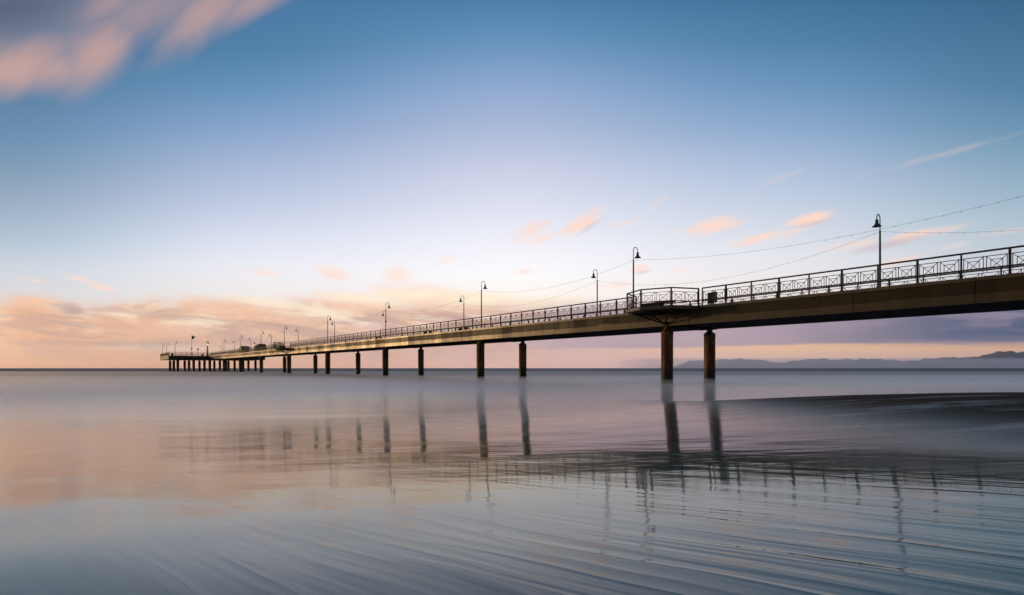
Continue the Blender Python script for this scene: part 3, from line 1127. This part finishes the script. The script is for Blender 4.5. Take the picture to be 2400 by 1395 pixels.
def blob(cx, cy, a, b, deg, amp, nz, soft=0.9):
    """soft elliptical cloud patch in that direction plane, frayed by a streak noise"""
    r_ = math.radians(deg)
    ox, oy = nb.sub(PX, cx), nb.sub(PY, cy)
    u = nb.mul(nb.add(nb.mul(ox, math.cos(r_)), nb.mul(oy, -math.sin(r_))), 1.0 / a)
    v = nb.mul(nb.add(nb.mul(ox, math.sin(r_)), nb.mul(oy, math.cos(r_))), 1.0 / b)
    d = nb.m('SQRT', nb.add(nb.mul(u, u), nb.mul(v, v)))
    return nb.ss(nb.add(d, nb.mul(nb.sub(nz, 0.5), -amp)), 1.0 + soft * 0.35, 1.0 - soft)


def mx(*ms):
    o = ms[0]
    for q in ms[1:]:
        o = nb.m('MAXIMUM', o, q)
    return o


# high cloud, upper left
edge = nb.sub(PY, nb.mad(PX, -0.305, 196.0))
hi = nb.ss(nb.add(edge, nb.mul(nb.sub(s3, 0.5), -110.0)), 26.0, -70.0)
sky = nb.mix(nb.mul(hi, 0.64), sky, lin((138, 138, 156)))
pk = mx(nb.mul(blob(20, 165, 200, 66, 12, 1.1, s3, 1.0), 0.95), nb.mul(blob(225, 125, 135, 72, 38, 1.1, s3, 1.0), 0.9), nb.mul(blob(130, 165, 120, 55, 10, 0.8, s3, 1.0), 0.8),
        nb.mul(blob(480, 40, 170, 52, 40, 1.1, s3, 1.0), 0.72), nb.mul(blob(630, -20, 170, 40, 34, 1.0, s3, 1.0), 0.72), nb.mul(blob(330, 40, 160, 70, 30, 0.9, s3, 1.0), 0.42), nb.mul(blob(255, 5, 90, 45, 30, 0.8, s3, 1.0), 0.5))
sky = nb.mix(nb.mul(pk, 0.9), sky, lin((208, 168, 158)))
sky = nb.mix(nb.mul(blob(10, 20, 210, 75, 10, 0.7, s3, 1.0), 0.8), sky, lin((76, 92, 118)))

# small fair-weather patches, each placed by hand
PAT = [(1245, 540, 56, 20, 24, .75), (1266, 561, 40, 11, 22, .7), (1364, 524, 58, 20, 34, .95), (1545, 472, 34, 7, 34, .35), (1462, 523, 38, 9, 18, .4),
       (1664, 530, 78, 19, 12, .95), (1896, 514, 76, 16, 13, 1.0), (1794, 554, 95, 13, 12, .85), (2150, 549, 100, 12, 11, .85), (2008, 573, 80, 12, 11, .6),
       (2110, 612, 60, 8, 13, .7), (2240, 575, 50, 6, 14, .35), (1230, 637, 28, 9, 4, .7), (1500, 630, 26, 11, 8, .75), (1592, 632, 34, 6, 14, .4),
       (2215, 360, 190, 8, 15, .2), (1830, 415, 80, 9, 20, .18), (2380, 540, 90, 8, 8, .4),
       (782, 640, 46, 15, -18, .7), (930, 644, 38, 24, 4, .65), (620, 640, 38, 9, -4, .6), (190, 655, 50, 7, -12, .6), (240, 675, 38, 7, -12, .7),
       (85, 658, 44, 5, -7, .5), (85, 704, 50, 8, -7, .7), (1050, 610, 30, 8, 10, .3), (1440, 668, 40, 9, 10, .5)]
g1 = None
for (cx, cy, a_, b_, dg, al) in PAT:
    q = nb.mul(blob(cx, cy, a_, b_, dg, 1.9, s2 if dg > 9 else s1, 0.95), al)
    g1 = q if g1 is None else nb.m('MAXIMUM', g1, q)
sky = nb.mix(nb.mul(g1, 0.9), sky, lin((254, 216, 196)))
sh = mx(nb.mul(blob(2085, 572, 105, 11, 13, .8, s2), .6), nb.mul(blob(1905, 524, 55, 6, 13, .8, s2), .4), nb.mul(blob(1380, 534, 40, 8, 34, .8, s2), .35), nb.mul(blob(1505, 638, 24, 5, 8, .8, s2), .4))
sky = nb.mix(sh, sky, lin((196, 178, 186)))

# low cloud deck over the left horizon
lv = nb.noise(nb.vec(nb.mul(nb.mad(PY, -0.35, PX), 1 / 300.0), nb.mul(nb.mad(PX, -0.13, PY), 1 / 26.0), 2.0), 1.0, 5, 0.6, 0.5)
lv2 = nb.noise(nb.vec(nb.mul(PX, 1 / 130.0), nb.mul(nb.mad(PX, -0.10, PY), 1 / 34.0), 7.0), 1.0, 4, 0.6, 0.8)
top = nb.mad(nb.sub(nb.noise(nb.vec(nb.mul(PX, 1 / 210.0), 0.3, 0.0), 1.0, 3, 0.6), 0.5), -150.0, 712.0)
deckm = nb.mul(nb.ss(nb.sub(PY, top), -14.0, 26.0), nb.ss(PX, 1480.0, 1180.0))
deckm = nb.mul(deckm, nb.ss(PY, 862.0, 800.0))
cl = nb.mul(deckm, nb.ss(lv, 0.42, 0.60))
sky = nb.mix(nb.mul(cl, 0.9), sky, lin((240, 190, 152)))
sky = nb.mix(nb.mul(nb.mul(deckm, nb.ss(lv2, 0.46, 0.62)), 0.75), sky, lin((192, 158, 150)))
lite = nb.mul(nb.mul(nb.ss(nb.sub(PY, top), -6.0, 22.0), nb.ss(nb.sub(PY, top), 75.0, 25.0)), nb.mul(nb.ss(lv2, 0.50, 0.36), nb.ss(PX, 1420.0, 1150.0)))
sky = nb.mix(nb.mul(lite, 0.85), sky, lin((255, 236, 206)))
# clumps that stand out of the deck: far left, then a broken bank towards the middle
cw = None
for (cx, cy, a_, b_, al) in ((70, 738, 130, 52, .9), (120, 785, 170, 30, .6), (330, 765, 170, 30, .65), (540, 728, 170, 34, .75), (690, 765, 200, 36, .6), (860, 722, 170, 32, .75), (1010, 700, 150, 34, .7), (1160, 722, 150, 30, .65)):
    q = nb.mul(blob(cx, cy, a_, b_, -7, 1.5, lv2, 0.8), al)
    cw = q if cw is None else nb.m('MAXIMUM', cw, q)
sky = nb.mix(cw, sky, nb.mix(nb.ss(PX, 250.0, 1000.0), lin((238, 180, 138)), lin((246, 204, 170))))
hl = mx(nb.mul(blob(640, 712, 130, 12, -8, 1.2, lv2, .9), .7), nb.mul(blob(745, 728, 90, 10, -8, 1.2, lv2, .9), .8), nb.mul(blob(840, 700, 110, 14, -4, 1.2, lv2, .9), .85), nb.mul(blob(980, 690, 120, 16, 0, 1.2, lv2, .9), .9),
        nb.mul(blob(1130, 702, 130, 18, 0, 1.2, lv2, .9), .95), nb.mul(blob(1260, 712, 110, 18, 4, 1.2, lv2, .9), .9), nb.mul(blob(290, 735, 60, 9, 0, 1.2, lv2, .9), .5), nb.mul(blob(470, 752, 110, 8, -4, 1.2, lv2, .9), .5), nb.mul(blob(420, 815, 220, 9, 0, 1.2, lv2, .9), .5))
sky = nb.mix(hl, sky, lin((255, 238, 210)))
dk = mx(nb.mul(blob(165, 728, 45, 16, -16, 1.2, lv2, .9), .7), nb.mul(blob(150, 757, 60, 7, -8, 1.2, lv2, .9), .6), nb.mul(blob(230, 805, 260, 9, -1, 1.2, lv2, .9), .4), nb.mul(blob(640, 770, 160, 11, -4, 1.2, lv2, .9), .45), nb.mul(blob(900, 745, 130, 9, 4, 1.2, lv2, .9), .35))
dk2 = nb.mul(nb.mul(nb.ss(lv, 0.50, 0.62), nb.ss(PY, 705.0, 745.0)), nb.mul(nb.ss(PY, 850.0, 800.0), nb.ss(PX, 1350.0, 900.0)))
sky = nb.mix(mx(dk, nb.mul(dk2, 0.5)), sky, lin((166, 146, 150)))
# sea-level bank of cloud on the right, flat clear-cut base
bn = nb.noise(nb.vec(nb.mul(PX, 1 / 260.0), nb.mul(PY, 1 / 40.0), 4.0), 1.0, 4, 0.55, 0.4)
base = nb.mad(nb.sub(bn, 0.5), 26.0, nb.mad(PX, -0.016, 838.0))
bank = nb.mul(nb.ss(nb.sub(PY, base), 4.0, -5.0), nb.ss(PY, 690.0, 745.0))
bank = nb.mul(bank, nb.ss(PX, 950.0, 1500.0))
bcol = nb.mix(nb.ss(PX, 1600.0, 2350.0), lin((182, 160, 172)), lin((62, 82, 116)))
bcol = nb.mix(nb.mul(nb.ss(bn, 0.45, 0.62), 0.5), bcol, lin((176, 150, 170)))
sky = nb.mix(nb.mul(bank, 0.92), sky, bcol)

bm_.inputs[0].default_value = 1.0
nb.link(sky, bm_.inputs[6])
nb.link(bri, bm_.inputs[7])
sky = bm_.outputs[2]

# glow round the low sun, out of frame to the left
sd = Vector((math.sin(SUN_AZ - .05) * math.cos(SUN_EL), math.cos(SUN_AZ - .05) * math.cos(SUN_EL), math.sin(SUN_EL)))
dt = nb.add(nb.add(nb.mul(dx, sd.x), nb.mul(dy, sd.y)), nb.mul(dz, sd.z))
glow = nb.m('POWER', nb.m('MAXIMUM', dt, 0.0), 40.0)

nis = nb.new('ShaderNodeTexSky', sky_type='NISHITA')
nis.sun_disc = False
nis.sun_elevation = SUN_EL
nis.sun_rotation = SUN_AZ
nis.air_density = 1.2
nis.dust_density = 1.5
nscale = nb.new('ShaderNodeVectorMath', operation='SCALE')
nb.link(nis.outputs[0], nscale.inputs[0])
nscale.inputs['Scale'].default_value = 0.12
front = nb.ss(dy, -0.10, 0.35)
full = nb.mix(front, nscale.outputs[0], sky)
gl = nb.new('ShaderNodeVectorMath', operation='SCALE')
gl.inputs[0].default_value = (1.0, 0.62, 0.26)
nb.put(gl.inputs['Scale'], nb.mul(glow, 1.3))
tot = nb.new('ShaderNodeVectorMath', operation='ADD')
nb.link(full, tot.inputs[0])
nb.link(gl.outputs[0], tot.inputs[1])
bg = nb.new('ShaderNodeBackground')
nb.link(tot.outputs[0], bg.inputs[0])
bg.inputs[1].default_value = 1.0
nb.link(bg.outputs[0], outw.inputs[0])

# sun
sl = bpy.data.lights.new('sun', 'SUN')
sl.energy = 1.1
sl.angle = math.radians(4.0)
sl.color = (1.0, 0.60, 0.26)
so = bpy.data.objects.new('sun', sl)
C.objects.link(so)
sdir = Vector((math.sin(SUN_AZ) * math.cos(SUN_EL), math.cos(SUN_AZ) * math.cos(SUN_EL), math.sin(SUN_EL)))
so.rotation_euler = sdir.to_track_quat('Z', 'Y').to_euler()
so.location = (-20, 10, 30)

# ----------------------------------------------------------------------------
# camera, colour management
# ----------------------------------------------------------------------------
cd = bpy.data.cameras.new('camera')
cam = bpy.data.objects.new('camera', cd)
C.objects.link(cam)
cam.location = (0, 0, CAM_Z)
cam.rotation_euler = (math.pi / 2, 0, 0)
cd.sensor_width = 36.0
cd.lens = 36.0 * F / 2400.0
cd.shift_y = (863.0 - 697.5) / 2400.0
cd.clip_start = 0.02
cd.clip_end = 60000.0
scene.camera = cam
scene.view_settings.view_transform = 'Standard'
scene.view_settings.look = 'None'
scene.view_settings.exposure = 0.0
scene.view_settings.gamma = 1.0
scene.cycles.use_denoising = True
try:
    scene.cycles.denoiser = 'OPENIMAGEDENOISE'
except Exception:
    pass
scene.cycles.max_bounces = 8
scene.cycles.volume_bounces = 2
scene.cycles.caustics_reflective = False
world.cycles.sampling_method = 'MANUAL'
world.cycles.sample_map_resolution = 256
